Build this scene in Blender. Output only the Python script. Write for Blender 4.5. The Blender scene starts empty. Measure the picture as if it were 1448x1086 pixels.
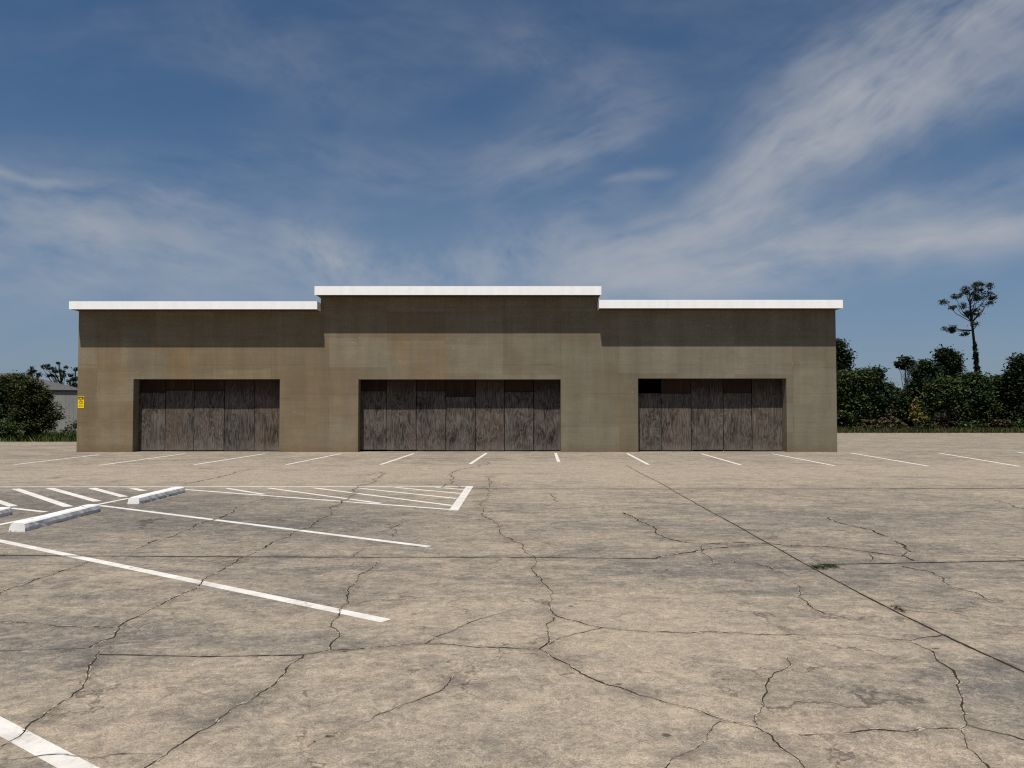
import bpy, bmesh, math, random
import numpy as np
from mathutils import Vector, Matrix

C = bpy.context.scene.collection
R = math.radians

# ------------------------------------------------------------------ camera
F = 1050.0                      # focal length for a 1448 px wide frame
EYE = 1.515
PITCH = math.atan(32.0 / F)
cam_d = bpy.data.cameras.new('camera')
cam = bpy.data.objects.new('camera', cam_d)
C.objects.link(cam)
cam_d.sensor_width = 36.0
cam_d.lens = F / 1448.0 * 36.0
cam_d.shift_y = 13.0 / 1448.0
cam_d.clip_end = 6000.0
cam_d.clip_start = 0.05
cam.location = (0, 0, EYE)
cam.rotation_euler = (R(90) + PITCH, 0, 0)
bpy.context.scene.camera = cam

# ------------------------------------------------------------------ light
SUN_EL, SUN_AZ = 68.5, 17.0     # azimuth measured from straight behind the camera, towards the left
to_sun = Vector((-math.sin(R(SUN_AZ)) * math.cos(R(SUN_EL)), -math.cos(R(SUN_AZ)) * math.cos(R(SUN_EL)), math.sin(R(SUN_EL))))
sun_d = bpy.data.lights.new('sun', 'SUN')
sun_d.energy = 5.0
sun_d.angle = R(0.5)
sun_d.color = (1.0, 0.95, 0.87)
sun = bpy.data.objects.new('sun', sun_d)
C.objects.link(sun)
sun.rotation_euler = to_sun.to_track_quat('Z', 'Y').to_euler()
sun.location = (0, 0, 50)

vs = bpy.context.scene.view_settings
vs.view_transform = 'Standard'
vs.look = 'None'
vs.exposure = 0.35
vs.gamma = 1.0
vs.use_curve_mapping = False
cyc = bpy.context.scene.cycles
cyc.max_bounces = 6
cyc.diffuse_bounces = 3
cyc.glossy_bounces = 2
cyc.transparent_max_bounces = 16
cyc.use_adaptive_sampling = True
cyc.adaptive_threshold = 0.01
cyc.use_denoising = False
cyc.filter_width = 1.2


# ------------------------------------------------------------------ node maths
class V:
    """a float socket (or number) that builds math nodes when combined"""
    def __init__(s, nt, k):
        s.nt, s.k = nt, k

    def _op(s, op, *others, clamp=False):
        n = s.nt.nodes.new('ShaderNodeMath')
        n.operation = op
        n.use_clamp = clamp
        for i, a in enumerate((s,) + others):
            a = a.k if isinstance(a, V) else a
            if isinstance(a, (int, float)):
                n.inputs[i].default_value = a
            else:
                s.nt.links.new(a, n.inputs[i])
        return V(s.nt, n.outputs[0])

    def __add__(s, o): return s._op('ADD', o)
    __radd__ = __add__
    def __sub__(s, o): return s._op('SUBTRACT', o)
    def __rsub__(s, o): return V(s.nt, o)._op('SUBTRACT', s)
    def __mul__(s, o): return s._op('MULTIPLY', o)
    __rmul__ = __mul__
    def __truediv__(s, o): return s._op('DIVIDE', o)
    def sat(s): return s._op('ADD', 0.0, clamp=True)
    def abs(s): return s._op('ABSOLUTE')
    def max(s, o): return s._op('MAXIMUM', o)
    def min(s, o): return s._op('MINIMUM', o)
    def exp(s): return V(s.nt, math.e)._op('POWER', s)
    def pow(s, o): return s._op('POWER', o)
    def sin(s): return s._op('SINE')

    def smooth(s, a, b, lo=0.0, hi=1.0):
        n = s.nt.nodes.new('ShaderNodeMapRange')
        n.interpolation_type = 'SMOOTHSTEP'
        s.nt.links.new(s.k, n.inputs['Value'])
        for nm, val in (('From Min', a), ('From Max', b), ('To Min', lo), ('To Max', hi)):
            n.inputs[nm].default_value = val
        return V(s.nt, n.outputs[0])

    def lin(s, a, b, lo=0.0, hi=1.0):
        n = s.nt.nodes.new('ShaderNodeMapRange')
        s.nt.links.new(s.k, n.inputs['Value'])
        for nm, val in (('From Min', a), ('From Max', b), ('To Min', lo), ('To Max', hi)):
            n.inputs[nm].default_value = val
        return V(s.nt, n.outputs[0])


class NT:
    def __init__(s, nt):
        s.nt = nt

    def new(s, t): return s.nt.nodes.new(t)
    def link(s, a, b): s.nt.links.new(a.k if isinstance(a, V) else a, b)

    def sep(s, vec):
        n = s.new('ShaderNodeSeparateXYZ')
        s.link(vec, n.inputs[0])
        return [V(s.nt, n.outputs[i]) for i in range(3)]

    def comb(s, x, y, z=0.0):
        n = s.new('ShaderNodeCombineXYZ')
        for i, a in enumerate((x, y, z)):
            if isinstance(a, V): s.link(a, n.inputs[i])
            else: n.inputs[i].default_value = a
        return n.outputs[0]

    def noise(s, vec, scale=1.0, detail=4.0, rough=0.55, dist=0.0, lac=2.0):
        n = s.new('ShaderNodeTexNoise')
        s.link(vec, n.inputs['Vector'])
        n.inputs['Scale'].default_value = scale
        n.inputs['Detail'].default_value = detail
        n.inputs['Roughness'].default_value = rough
        n.inputs['Distortion'].default_value = dist
        n.inputs['Lacunarity'].default_value = lac
        return V(s.nt, n.outputs['Fac'])

    def voronoi(s, vec, scale, feature='F1', rnd=1.0):
        n = s.new('ShaderNodeTexVoronoi')
        n.feature = feature
        s.link(vec, n.inputs['Vector'])
        n.inputs['Scale'].default_value = scale
        n.inputs['Randomness'].default_value = rnd
        return n

    def white(s, vec):
        n = s.new('ShaderNodeTexWhiteNoise')
        n.noise_dimensions = '3D'
        s.link(vec, n.inputs['Vector'])
        return V(s.nt, n.outputs['Value'])

    def mix(s, fac, a, b, mode='MIX'):
        n = s.new('ShaderNodeMix')
        n.data_type = 'RGBA'
        n.blend_type = mode
        n.clamp_factor = True
        for sock, a_ in ((n.inputs['Factor'], fac), (n.inputs[6], a), (n.inputs[7], b)):
            if isinstance(a_, V): s.link(a_, sock)
            elif isinstance(a_, (int, float)): sock.default_value = a_ if sock.type == 'VALUE' else (a_, a_, a_, 1)
            elif isinstance(a_, (tuple, list)): sock.default_value = (a_[0], a_[1], a_[2], 1)
            else: s.link(a_, sock)
        return n.outputs[2]

    def gray(s, v):
        n = s.new('ShaderNodeCombineColor')
        for i in range(3): s.link(v, n.inputs[i])
        return n.outputs[0]

    def bump(s, h, strength=0.3, dist=0.01):
        n = s.new('ShaderNodeBump')
        s.link(h, n.inputs['Height'])
        n.inputs['Strength'].default_value = strength
        n.inputs['Distance'].default_value = dist
        return n.outputs[0]


def srgb(r, g, b):
    f = lambda c: c / 12.92 if c <= 0.04045 else ((c + 0.055) / 1.055) ** 2.4
    return tuple(f(c / 255.0) for c in (r, g, b))


def material(name, rough=0.8, spec=0.25):
    m = bpy.data.materials.new(name)
    m.use_nodes = True
    n = NT(m.node_tree)
    b = m.node_tree.nodes['Principled BSDF']
    b.inputs['Roughness'].default_value = rough
    b.inputs['Specular IOR Level'].default_value = spec
    return m, n, b


def obj_coord(n, which='Object'):
    t = n.new('ShaderNodeTexCoord')
    return t.outputs[which]


def world_pos(n):
    return n.new('ShaderNodeNewGeometry').outputs['Position']


# ------------------------------------------------------------------ sky
world = bpy.data.worlds.new('World')
bpy.context.scene.world = world
world.use_nodes = True
world.cycles.sampling_method = 'MANUAL'
world.cycles.sample_map_resolution = 128
wn = NT(world.node_tree)
bg = world.node_tree.nodes['Background']
sky = wn.new('ShaderNodeTexSky')
sky.sky_type = 'NISHITA'
sky.sun_disc = False
sky.sun_elevation = R(SUN_EL)
sky.sun_rotation = R(180 + SUN_AZ)
sky.altitude = 0.0
sky.air_density = 1.0
sky.dust_density = 0.6
sky.ozone_density = 2.2
bg.inputs['Strength'].default_value = 0.05
dx, dy, dz = wn.sep(obj_coord(wn, 'Generated'))
yy = dy.abs().max(0.18)
cu = dx / yy                     # tangent-plane coordinates of the sky direction
cv = dz / yy


def sky_uv(px, py): return ((px - 724) / F, (588 - py) / F)


wob = wn.noise(wn.comb(cu, cv, 3.0), 5.0, 3, 0.5) - 0.5
wob2 = wn.noise(wn.comb(cu, cv, 9.0), 5.0, 3, 0.5) - 0.5
cuw, cvw = cu + wob * 0.06, cv + wob2 * 0.06


GRAIN = {}
lump = wn.noise(wn.comb(cuw, cvw * 1.5, 31.0), 11.0, 3, 0.5)


def grain(deg, stretch, seed):
    """noise drawn out along one direction of the sky, shared by the streaks that run that way"""
    key = (deg, stretch)
    if key not in GRAIN:
        c, s_ = math.cos(R(deg)), math.sin(R(deg))
        a = cuw * c + cvw * s_
        b = cvw * c - cuw * s_
        nz = wn.noise(wn.comb(a * (1.0 / stretch), b, seed), 18.0, 6, 0.60, 0.12)
        fine = wn.noise(wn.comb(a * (2.0 / stretch), b, seed + 5.0), 62.0, 3, 0.6, 0.1)
        GRAIN[key] = nz * 0.62 + fine * 0.13 + lump * 0.25
    return GRAIN[key]


def streak(x0, y0, x1, y1, half, power=1.0, lo=0.36, hi=0.75, deg=None, stretch=6.0, taper=1.25):
    """cirrus streak along a line of the sky, broken up by the noise of its direction"""
    u0, v0 = sky_uv(x0, y0); u1, v1 = sky_uv(x1, y1)
    L = math.hypot(u1 - u0, v1 - v0); c, s_ = (u1 - u0) / L, (v1 - v0) / L
    mu, mv = (u0 + u1) / 2, (v0 + v1) / 2
    a = (cuw - mu) * (c / (L * 0.5 * taper)) + (cvw - mv) * (s_ / (L * 0.5 * taper))
    b = (cvw - mv) * (c * F / half) - (cuw - mu) * (s_ * F / half)
    a2 = a * a
    e = (0.0 - (a2 * a2 * 0.9 + b * b)).exp()
    return e * grain(deg, stretch, deg * 0.1).smooth(lo, hi) * power


parts = [
    streak(1010, 285, 1250, 130, 46, 0.70, 0.26, 0.66, 36, 5),
    streak(1130, 170, 1500, -70, 92, 0.76, 0.28, 0.70, 36, 5),
    streak(1180, 190, 1520, 40, 60, 0.42, 0.28, 0.70, 36, 5),
    streak(790, 400, 1110, 275, 54, 0.76, 0.26, 0.66, 20, 5),
    streak(870, 405, 1520, 305, 40, 0.92, 0.22, 0.66, 9, 6),
    streak(1100, 335, 1520, 225, 30, 0.46, 0.28, 0.68, 20, 5),
    streak(-60, 275, 300, 320, 72, 0.46, 0.30, 0.64, -13, 4),
    streak(-80, 360, 440, 395, 66, 0.42, 0.24, 0.66, -13, 4),
    streak(-60, 228, 90, 260, 8, 0.46, 0.16, 0.55, -13, 5),
    streak(70, 298, 170, 335, 16, 0.34, 0.25, 0.55, -13, 4),
    streak(400, 330, 540, 405, 44, 0.58, 0.32, 0.62, -36, 1.6, 1.1),
    streak(570, 400, 800, 350, 48, 0.46, 0.32, 0.64, -36, 1.6),
    streak(690, 260, 920, 130, 60, 0.34, 0.30, 0.66, 20, 5),
    streak(760, 235, 900, 190, 22, 0.28, 0.25, 0.62, 20, 5),
    streak(870, 252, 945, 238, 8, 0.30, 0.2, 0.55, 9, 6),
    streak(800, 310, 900, 260, 20, 0.20, 0.25, 0.6, 20, 5),
    streak(330, 225, 640, 235, 46, 0.22, 0.32, 0.66, -13, 4),
    streak(280, 20, 480, 140, 60, 0.14, 0.30, 0.66, -36, 1.6),
    streak(700, 40, 880, 120, 60, 0.16, 0.30, 0.66, -36, 1.6),
]
cl = parts[0]
for p_ in parts[1:]:
    cl = cl + p_ - cl * p_      # screen together
veil = wn.noise(wn.comb(cuw * 0.5, cvw * 1.3, 20.0), 5.0, 5, 0.6).smooth(0.40, 0.85) * 0.19
cl = (cl + veil) * dz.smooth(0.0, 0.10, 0.35, 1.0)
sky_col = wn.mix(1.0, sky.outputs[0], (0.70, 0.90, 1.04), 'MULTIPLY')
# humid grey air low over the horizon
low = dz.max(0.0).smooth(0.0, 0.42, 1.0, 0.0)
sky_col = wn.mix(low * low * 0.62, sky_col, (3.4, 4.2, 5.9))
sky_col = wn.mix(cl.sat(), sky_col, (6.3, 6.6, 7.2))
wn.link(sky_col, bg.inputs['Color'])


# ------------------------------------------------------------------ picture <-> place
_cp, _sp = math.cos(PITCH), math.sin(PITCH)


def ray(px, py):
    x = (px - 724) / F
    y = (543 + 13 - py) / F
    return Vector((x, _cp - y * _sp, _sp + y * _cp))


def ground(px, py, z=0.0):
    d = ray(px, py)
    t = (z - EYE) / d.z
    return Vector((d.x * t, d.y * t, z))


def at(px, py, Y):
    d = ray(px, py)
    t = Y / d.y
    return Vector((d.x * t, Y, EYE + d.z * t))


# ------------------------------------------------------------------ objects
def tag(o, label=None, cat=None, group=None, kind=None):
    for k, v in (('label', label), ('category', cat), ('group', group), ('kind', kind)):
        if v: o[k] = v
    return o


def empty(name, loc, rz=0.0):
    o = bpy.data.objects.new(name, None)
    C.objects.link(o)
    o.location = loc
    o.rotation_euler = (0, 0, rz)
    o.empty_display_size = 0.2
    return o


def link_mesh(name, me, mats, parent=None, loc=(0, 0, 0), smooth=False):
    if not isinstance(mats, (list, tuple)): mats = [mats]
    for m in mats: me.materials.append(m)
    o = bpy.data.objects.new(name, me)
    C.objects.link(o)
    o.parent = parent
    o.location = loc
    if smooth:
        me.polygons.foreach_set('use_smooth', [True] * len(me.polygons))
    return o


class MB:
    def __init__(s): s.v, s.f, s.uv = [], [], []

    def quad(s, *p):
        i = len(s.v); s.v += [tuple(q) for q in p]; s.f.append(tuple(range(i, i + len(p))))

    def box(s, x0, x1, y0, y1, z0, z1):
        i = len(s.v)
        s.v += [(x, y, z) for z in (z0, z1) for y in (y0, y1) for x in (x0, x1)]
        for q in ((0, 2, 3, 1), (4, 5, 7, 6), (0, 1, 5, 4), (2, 6, 7, 3), (0, 4, 6, 2), (1, 3, 7, 5)):
            s.f.append(tuple(i + k for k in q))

    def tube(s, pts, radii, n=7):
        base = len(s.v)
        pts = [Vector(p) for p in pts]
        for k, (p, r) in enumerate(zip(pts, radii)):
            d = (pts[min(k + 1, len(pts) - 1)] - pts[max(k - 1, 0)]).normalized()
            a = d.orthogonal().normalized(); b = d.cross(a)
            for j in range(n):
                t = 2 * math.pi * j / n
                s.v.append(tuple(p + (a * math.cos(t) + b * math.sin(t)) * r))
        for k in range(len(pts) - 1):
            for j in range(n):
                a0 = base + k * n + j; a1 = base + k * n + (j + 1) % n
                s.f.append((a0, a1, a1 + n, a0 + n))
        s.f.append(tuple(base + j for j in reversed(range(n))))
        s.f.append(tuple(base + (len(pts) - 1) * n + j for j in range(n)))

    def mesh(s, name):
        me = bpy.data.meshes.new(name)
        me.from_pydata(s.v, [], s.f)
        if s.uv:
            l = me.uv_layers.new(name='UVMap')
            flat = []
            for f in s.f:
                for k in f: flat += list(s.uv[k])
            l.data.foreach_set('uv', flat)
        me.update()
        return me

    def build(s, name, mat, parent=None, loc=(0, 0, 0), smooth=False, bevel=0.0):
        me = s.mesh(name)
        if bevel:
            bm = bmesh.new(); bm.from_mesh(me)
            bmesh.ops.bevel(bm, geom=bm.edges[:], offset=bevel, segments=2, affect='EDGES')
            bm.to_mesh(me); bm.free()
        return link_mesh(name, me, mat, parent, loc, smooth)


# ------------------------------------------------------------------ materials
def mat_concrete():
    m, n, b = material('weathered_concrete', 0.86, 0.22)
    P = world_pos(n)
    x, y, z = n.sep(P)
    Pst = n.comb(x * 0.6, y, 0.0)          # stains drawn out along the facade
    big = n.noise(Pst, 0.33, 4, 0.62, 0.5)
    mid = n.noise(n.comb(x * 0.55, y, 4.0), 1.7, 6, 0.68, 0.7)
    strk = n.noise(n.comb(x * 0.42, y, 8.0), 6.0, 5, 0.70, 0.9)
    small = n.noise(P, 11.0, 6, 0.72, 1.4)
    worm = n.noise(P, 36.0, 3, 0.62, 2.8)
    grit = n.noise(P, 130.0, 2, 0.7, 0.0)
    pink = n.noise(P, 0.9, 4, 0.6, 0.6)
    # stains with a place of their own: tyre lanes and damp patches
    def blob(px, py, rx, ry, w):
        c = ground(px, py)
        e = ((x - c.x) / rx); f = ((y - c.y) / ry)
        return (0.0 - (e * e + f * f)).exp() * w
    st = blob(210, 735, 4.0, 2.2, .55) + blob(60, 705, 4.5, 2.2, .65) + blob(1310, 735, 3.2, 2.2, .42) + blob(1000, 795, 1.9, .8, .35) \
        + blob(60, 900, 1.3, .55, .36) + blob(250, 1000, .6, .3, .12) + blob(1340, 960, .7, .8, .30) + blob(430, 840, 1.6, .7, .28) \
        + blob(1200, 990, .45, .35, .30) + blob(640, 955, .5, .22, .22) + blob(860, 975, .5, .2, .25) + blob(980, 1040, .4, .2, .25) \
        + blob(420, 745, 2.0, 1.3, .30) + blob(1130, 800, 1.5, 0.7, .25) + blob(1250, 690, 6, 2, .18)
    lite = blob(720, 1010, 2.2, .8, .22) + blob(950, 900, 1.6, .7, .28) + blob(560, 672, 14, 4.0, .30) + blob(1000, 665, 14, 3.0, .30) + blob(800, 860, 1.2, .6, .2)
    tone = big * 0.55 + mid * 1.15 + (strk - 0.5) * 0.45 + (small - 0.5) * 0.4 - 0.36 - st * (mid * 2.4 - 0.75).max(0.0) * 0.8 + lite * 0.7
    t1 = tone.smooth(0.10, 0.72)
    col = n.mix(t1, srgb(82, 79, 76), srgb(136, 125, 110))
    col = n.mix(pink.smooth(0.52, 0.75) * 0.35, col, srgb(143, 126, 110))
    col = n.mix(n.noise(Pst, 0.8, 5, 0.66, 0.4).smooth(0.50, 0.70) * 0.40, col, srgb(85, 84, 83))
    f2 = small.lin(0.3, 0.7, 0.70, 1.30) * worm.lin(0.3, 0.7, 0.62, 1.36) * grit.lin(0.3, 0.7, 0.76, 1.24) * strk.lin(0.3, 0.7, 0.88, 1.12)
    col = n.mix(1.0, col, n.gray(f2), 'MULTIPLY')
    blt = n.noise(n.comb(x * 0.9, y, 12.0), 3.8, 7, 0.76, 1.1)
    col = n.mix(blt.smooth(0.50, 0.66) * 0.38, col, srgb(92, 89, 85))
    col = n.mix(blt.smooth(0.47, 0.34) * 0.42, col, srgb(158, 144, 125))
    tick = n.noise(n.comb(x * 0.55, y, 2.0), 15.0, 4, 0.7, 0.6).smooth(0.66, 0.72)
    col = n.mix(tick * 0.6, col, srgb(58, 52, 46))
    # fine squiggles of the worn surface: pale ridges and dark specks
    rg = ((n.noise(P, 15.0, 3, 0.55, 2.4) - 0.5).abs()).smooth(0.0, 0.028, 1.0, 0.0) * n.noise(P, 4.0, 3, 0.6).smooth(0.45, 0.62)
    col = n.mix(rg * 0.55, col, srgb(172, 158, 139))
    rd = ((n.noise(n.comb(x, y, 5.0), 21.0, 3, 0.6, 2.0) - 0.5).abs()).smooth(0.0, 0.022, 1.0, 0.0) * n.noise(n.comb(x, y, 9.0), 5.0, 3, 0.6).smooth(0.48, 0.64)
    col = n.mix(rd * 0.55, col, srgb(66, 60, 54))
    # web of hairline cracks
    wx = n.noise(n.comb(x, y, 3.0), 1.1, 6, 0.66) - 0.5
    wy = n.noise(n.comb(x, y, 7.0), 1.1, 6, 0.66) - 0.5
    hv = n.voronoi(n.comb(x + wx * 1.3, y + wy * 1.3, 0.0), 0.62, 'DISTANCE_TO_EDGE')
    hl = V(n.nt, hv.outputs['Distance']).smooth(0.0015, 0.0085, 1.0, 0.0) * n.noise(P, 0.8, 4, 0.7).smooth(0.44, 0.58)
    col = n.mix(hl * 0.62, col, srgb(50, 45, 40))
    # pale scaled patches and dark pits
    sc = (n.noise(P, 14.0, 5, 0.7, 1.5)).smooth(0.58, 0.70) * n.noise(P, 1.3, 3, 0.5).smooth(0.45, 0.65)
    col = n.mix(sc * 0.5, col, srgb(166, 153, 136))
    pit = n.voronoi(n.comb(x * 0.7, y, 0.0), 2.6)
    pd = V(n.nt, pit.outputs['Distance']) + (n.noise(P, 30.0, 2, 0.5) - 0.5) * 0.10
    pitm = pd.smooth(0.025, 0.055, 1.0, 0.0)
    pit2 = n.voronoi(n.comb(x * 0.7, y, 0.0), 8.0)
    pit2m = (V(n.nt, pit2.outputs['Distance']) + (n.noise(P, 60.0, 2, 0.5) - 0.5) * 0.12).smooth(0.02, 0.07, 1.0, 0.0) * n.noise(P, 1.1, 2).smooth(0.45, 0.6)
    col = n.mix((pitm * 0.75 + pit2m * 0.6).sat(), col, srgb(52, 46, 40))
    n.link(col, b.inputs['Base Color'])
    n.link(n.bump(small * 0.5 + worm * 0.5 + grit * 0.25 - pitm * 1.2, 0.8, 0.008), b.inputs['Normal'])
    return m


def mat_crack(kind):
    """decal along a crack: u = metres off the line, v = metres along it"""
    m, n, b = material('crack_' + kind, 0.95, 0.1)
    uvn = n.new('ShaderNodeUVMap')
    u, v, _ = n.sep(uvn.outputs[0])
    info = n.new('ShaderNodeObjectInfo')
    rnd = V(n.nt, info.outputs['Random'])
    w = n.new('ShaderNodeAttribute'); w.attribute_type = 'OBJECT'; w.attribute_name = 'crack_width'
    w = V(n.nt, w.outputs['Fac'])
    P = world_pos(n)
    wav = (n.noise(n.comb(u * 0.5, v, rnd * 40.0), 9.0, 4, 0.65) - 0.5)
    wid = n.noise(n.comb(0.0, v, rnd * 70.0 + 3.0), 3.0, 4, 0.65)
    gap = n.noise(n.comb(0.0, v, rnd * 30.0 + 9.0), 1.6 if kind == 'open' else 1.0, 4, 0.7)
    if kind == 'joint':
        off = (u + wav * 0.012).abs()
        half = w * wid.smooth(0.25, 0.75, 0.25, 0.75)
        g = gap.smooth(0.28, 0.46)
    elif kind == 'open':
        off = (u + wav * w * 1.0).abs()
        half = w * (wid.smooth(0.30, 0.80, 0.0, 1.0).pow(1.8) * 0.80 + 0.13)
        g = gap.smooth(0.24, 0.40)
    else:
        off = (u + wav * w * 1.2).abs()
        half = w * wid.smooth(0.35, 0.75, 0.12, 0.7)
        g = gap.smooth(0.38, 0.56)
    q = off / half.max(0.0004)
    core = q.smooth(0.75, 1.15, 1.0, 0.0) * g
    lip = q.smooth(1.0, 1.6) * (off / w).smooth(0.7, 2.0, 1.0, 0.0) * n.noise(P, 14.0, 4, 0.65).smooth(0.50, 0.60)
    halo = (off / (w * 5.0)).smooth(0.15, 1.0, 1.0, 0.0) * n.noise(P, 6.0, 5, 0.7).smooth(0.35, 0.70)
    col = n.mix(core, n.mix(lip, srgb(88, 81, 74), srgb(170, 157, 140)), (0.026, 0.021, 0.017))
    if kind == 'joint':
        moss = n.noise(n.comb(0.0, v, rnd * 11.0), 1.2, 3, 0.6).smooth(0.50, 0.66)
        col = n.mix(moss * core * 0.7, col, (0.030, 0.034, 0.014))
    ch = n.voronoi(P, 26.0)
    chips = (V(n.nt, ch.outputs['Distance']) + (n.noise(P, 80.0, 2, 0.5) - 0.5) * 0.3).smooth(0.16, 0.24, 1.0, 0.0) \
        * (off / w).smooth(0.6, 1.9, 1.0, 0.0) * n.noise(P, 5.0, 3, 0.6).smooth(0.50, 0.60)
    core = core.max(chips * (0.8 if kind != 'joint' else 0.0))
    col = n.mix(core, col, (0.026, 0.021, 0.017))
    alpha = core.max(lip * (0.75 if kind != 'joint' else 0.35)).max(halo * (0.10 if kind == 'open' else 0.08))
    n.link(col, b.inputs['Base Color'])
    n.link(alpha.sat(), b.inputs['Alpha'])
    return m


def mat_stain():
    m, n, b = material('crack_stain', 0.95, 0.1)
    uvn = n.new('ShaderNodeUVMap')
    u, v, _ = n.sep(uvn.outputs[0])
    P = world_pos(n)
    e = (u + (n.noise(P, 3.0, 4, 0.6) - 0.5) * 0.9).abs().smooth(0.1, 1.0, 1.0, 0.0)
    al = e * n.noise(P, 1.7, 5, 0.65, 0.5).smooth(0.40, 0.68) * u.abs().smooth(0.7, 1.0, 1.0, 0.0)
    b.inputs['Base Color'].default_value = (*srgb(78, 73, 68), 1)
    n.link(al * 0.16, b.inputs['Alpha'])
    return m


def mat_paint():
    m, n, b = material('worn_white_paint', 0.7, 0.3)
    P = world_pos(n)
    wear = n.noise(P, 22.0, 6, 0.72, 1.0)
    big = n.noise(P, 2.2, 4, 0.6)
    col = n.mix(n.noise(P, 5.0, 5, 0.65).smooth(0.3, 0.75), srgb(178, 174, 168), srgb(200, 198, 193))
    col = n.mix((wear + big * 0.35).smooth(0.68, 0.86) * 0.6, col, srgb(150, 138, 122))
    n.link(col, b.inputs['Base Color'])
    a = (wear * 0.8 + big * 0.5).smooth(0.76, 0.90, 1.0, 0.10)
    n.link(a, b.inputs['Alpha'])
    return m


def mat_wall():
    m, n, b = material('brown_painted_block', 0.9, 0.15)
    P = world_pos(n)
    x, y, z = n.sep(P)
    Q = n.comb(x + y * 0.63, z, 0.0)
    def patches(sx, sz, seed):
        ix = ((x + y) / sx + seed)._op('FLOOR'); 
        oz = n.white(n.comb(ix, seed, 1.0))
        iz = (z / sz + oz * 0.4)._op('FLOOR')
        return n.white(n.comb(ix, iz, seed))
    p1 = patches(2.44, 1.22, 0.37)
    p2 = patches(1.1, 1.93, 5.61)
    streak_ = n.noise(n.comb(x * 1.0, z * 0.10, y * 0.3), 2.6, 5, 0.62, 0.15)
    runs = n.noise(n.comb(x * 1.0, z * 0.06, y), 9.0, 4, 0.6)
    cloud = n.noise(n.comb(x * 0.6, z, y), 0.8, 5, 0.6, 0.3)
    lr = (x + (cloud - 0.5) * 9.0).smooth(-14.0, 6.0)
    warm, cool = srgb(117, 103, 81), srgb(108, 103, 89)
    col = n.mix((lr * 0.75 + p1 * 0.30 + cloud * 0.5 - 0.32).sat(), warm, cool)
    col = n.mix(p2.smooth(0.60, 0.85) * cloud.smooth(0.38, 0.58) * 0.6, col, srgb(118, 112, 96))
    # a rust run and an odd panel
    def rect(px0, py0, px1, py1, soft=0.05):
        a, c = at(px0, py0, 31.2), at(px1, py1, 31.2)
        wig = (n.noise(Q, 3.0, 3, 0.6) - 0.5) * 0.22
        return ((x + wig).smooth(a.x - soft, a.x + soft) * (x + wig).smooth(c.x - soft, c.x + soft, 1.0, 0.0)
                * (z + wig).smooth(c.z - soft, c.z + soft) * (z + wig).smooth(a.z - soft, a.z + soft, 1.0, 0.0))
    rust = rect(553, 450, 640, 537, 0.12) + rect(236, 494, 268, 536) * 0.9 + rect(120, 498, 180, 640, 0.5) * 0.45 + rect(396, 540, 500, 640, 0.5) * 0.30 \
        + rect(870, 545, 905, 640, 0.15) * 0.4
    col = n.mix((rust * streak_.smooth(0.30, 0.62) * 0.46).sat(), col, srgb(120, 96, 64))
    col = n.mix(rect(182, 497, 236, 537) * 0.35 + rect(455, 505, 500, 520) * 0.3 + rect(500, 510, 580, 537) * 0.30, col, srgb(112, 108, 94))
    p3 = patches(0.61, 0.406, 2.13)
    p4 = patches(0.406, 0.203, 7.7)
    hz = n.noise(n.comb(x * 0.22, z * 2.2, y), 3.0, 5, 0.65)
    k = streak_.lin(0.3, 0.7, 0.90, 1.10) * runs.lin(0.3, 0.7, 0.98, 1.02) * cloud.lin(0.3, 0.7, 0.92, 1.08) * p1.lin(0, 1, 0.87, 1.10) \
        * p3.lin(0, 1, 0.97, 1.03) * p4.lin(0, 1, 0.985, 1.015) * hz.lin(0.3, 0.7, 0.94, 1.06)
    col = n.mix(1.0, col, n.gray(k), 'MULTIPLY')
    col = n.mix(p3.smooth(0.75, 1.0) * 0.25, col, srgb(112, 96, 84))
    # mortar courses under the paint
    course = ((z / 0.203)._op('FRACT') - 0.5).abs().smooth(0.455, 0.495)
    trow = ((z / 1.218)._op('FRACT') - 0.5).abs().smooth(0.485, 0.498) * n.noise(Q, 0.7, 2).smooth(0.42, 0.55)
    edge = n.noise(Q, 2.0, 3).smooth(0.40, 0.62)
    col = n.mix((course * edge * 0.12 + trow * 0.35).sat(), col, srgb(72, 64, 50))
    vj = (((x + y) / 2.44 + 0.37)._op('FRACT') - 0.5).abs().smooth(0.4935, 0.4985) * n.noise(Q, 0.9, 3).smooth(0.42, 0.56)
    col = n.mix(vj * 0.4, col, srgb(74, 66, 52))
    drip = n.noise(n.comb(x, z * 0.045, y), 15.0, 4, 0.65).smooth(0.60, 0.70) * n.noise(n.comb(x, z * 0.5, 4.0), 0.7, 3).smooth(0.45, 0.62)
    col = n.mix(drip * 0.38, col, srgb(76, 68, 55))
    col = n.mix(1.0, col, n.gray(n.noise(P, 24.0, 4, 0.7).lin(0.3, 0.7, 0.90, 1.10)), 'MULTIPLY')
    # grime at the foot and pale scuffs
    foot = (z + (n.noise(Q, 4.0, 4, 0.6) - 0.5) * 0.5).smooth(0.0, 0.40, 1.0, 0.0)
    col = n.mix(foot * 0.35, col, srgb(98, 74, 48))
    scuff = n.noise(n.comb(x * 0.5, z * 2.5, y), 5.0, 5, 0.75).smooth(0.66, 0.74)
    col = n.mix(scuff * 0.25, col, srgb(150, 140, 120))
    dots = V(n.nt, n.voronoi(Q, 1.6).outputs['Distance']).smooth(0.03, 0.05, 1.0, 0.0)
    col = n.mix(dots * 0.5, col, srgb(165, 158, 140))
    n.link(col, b.inputs['Base Color'])
    n.link(n.bump(n.noise(P, 30.0, 4, 0.6) * 0.6 - course * edge * 0.8, 0.4, 0.006), b.inputs['Normal'])
    return m


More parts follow.
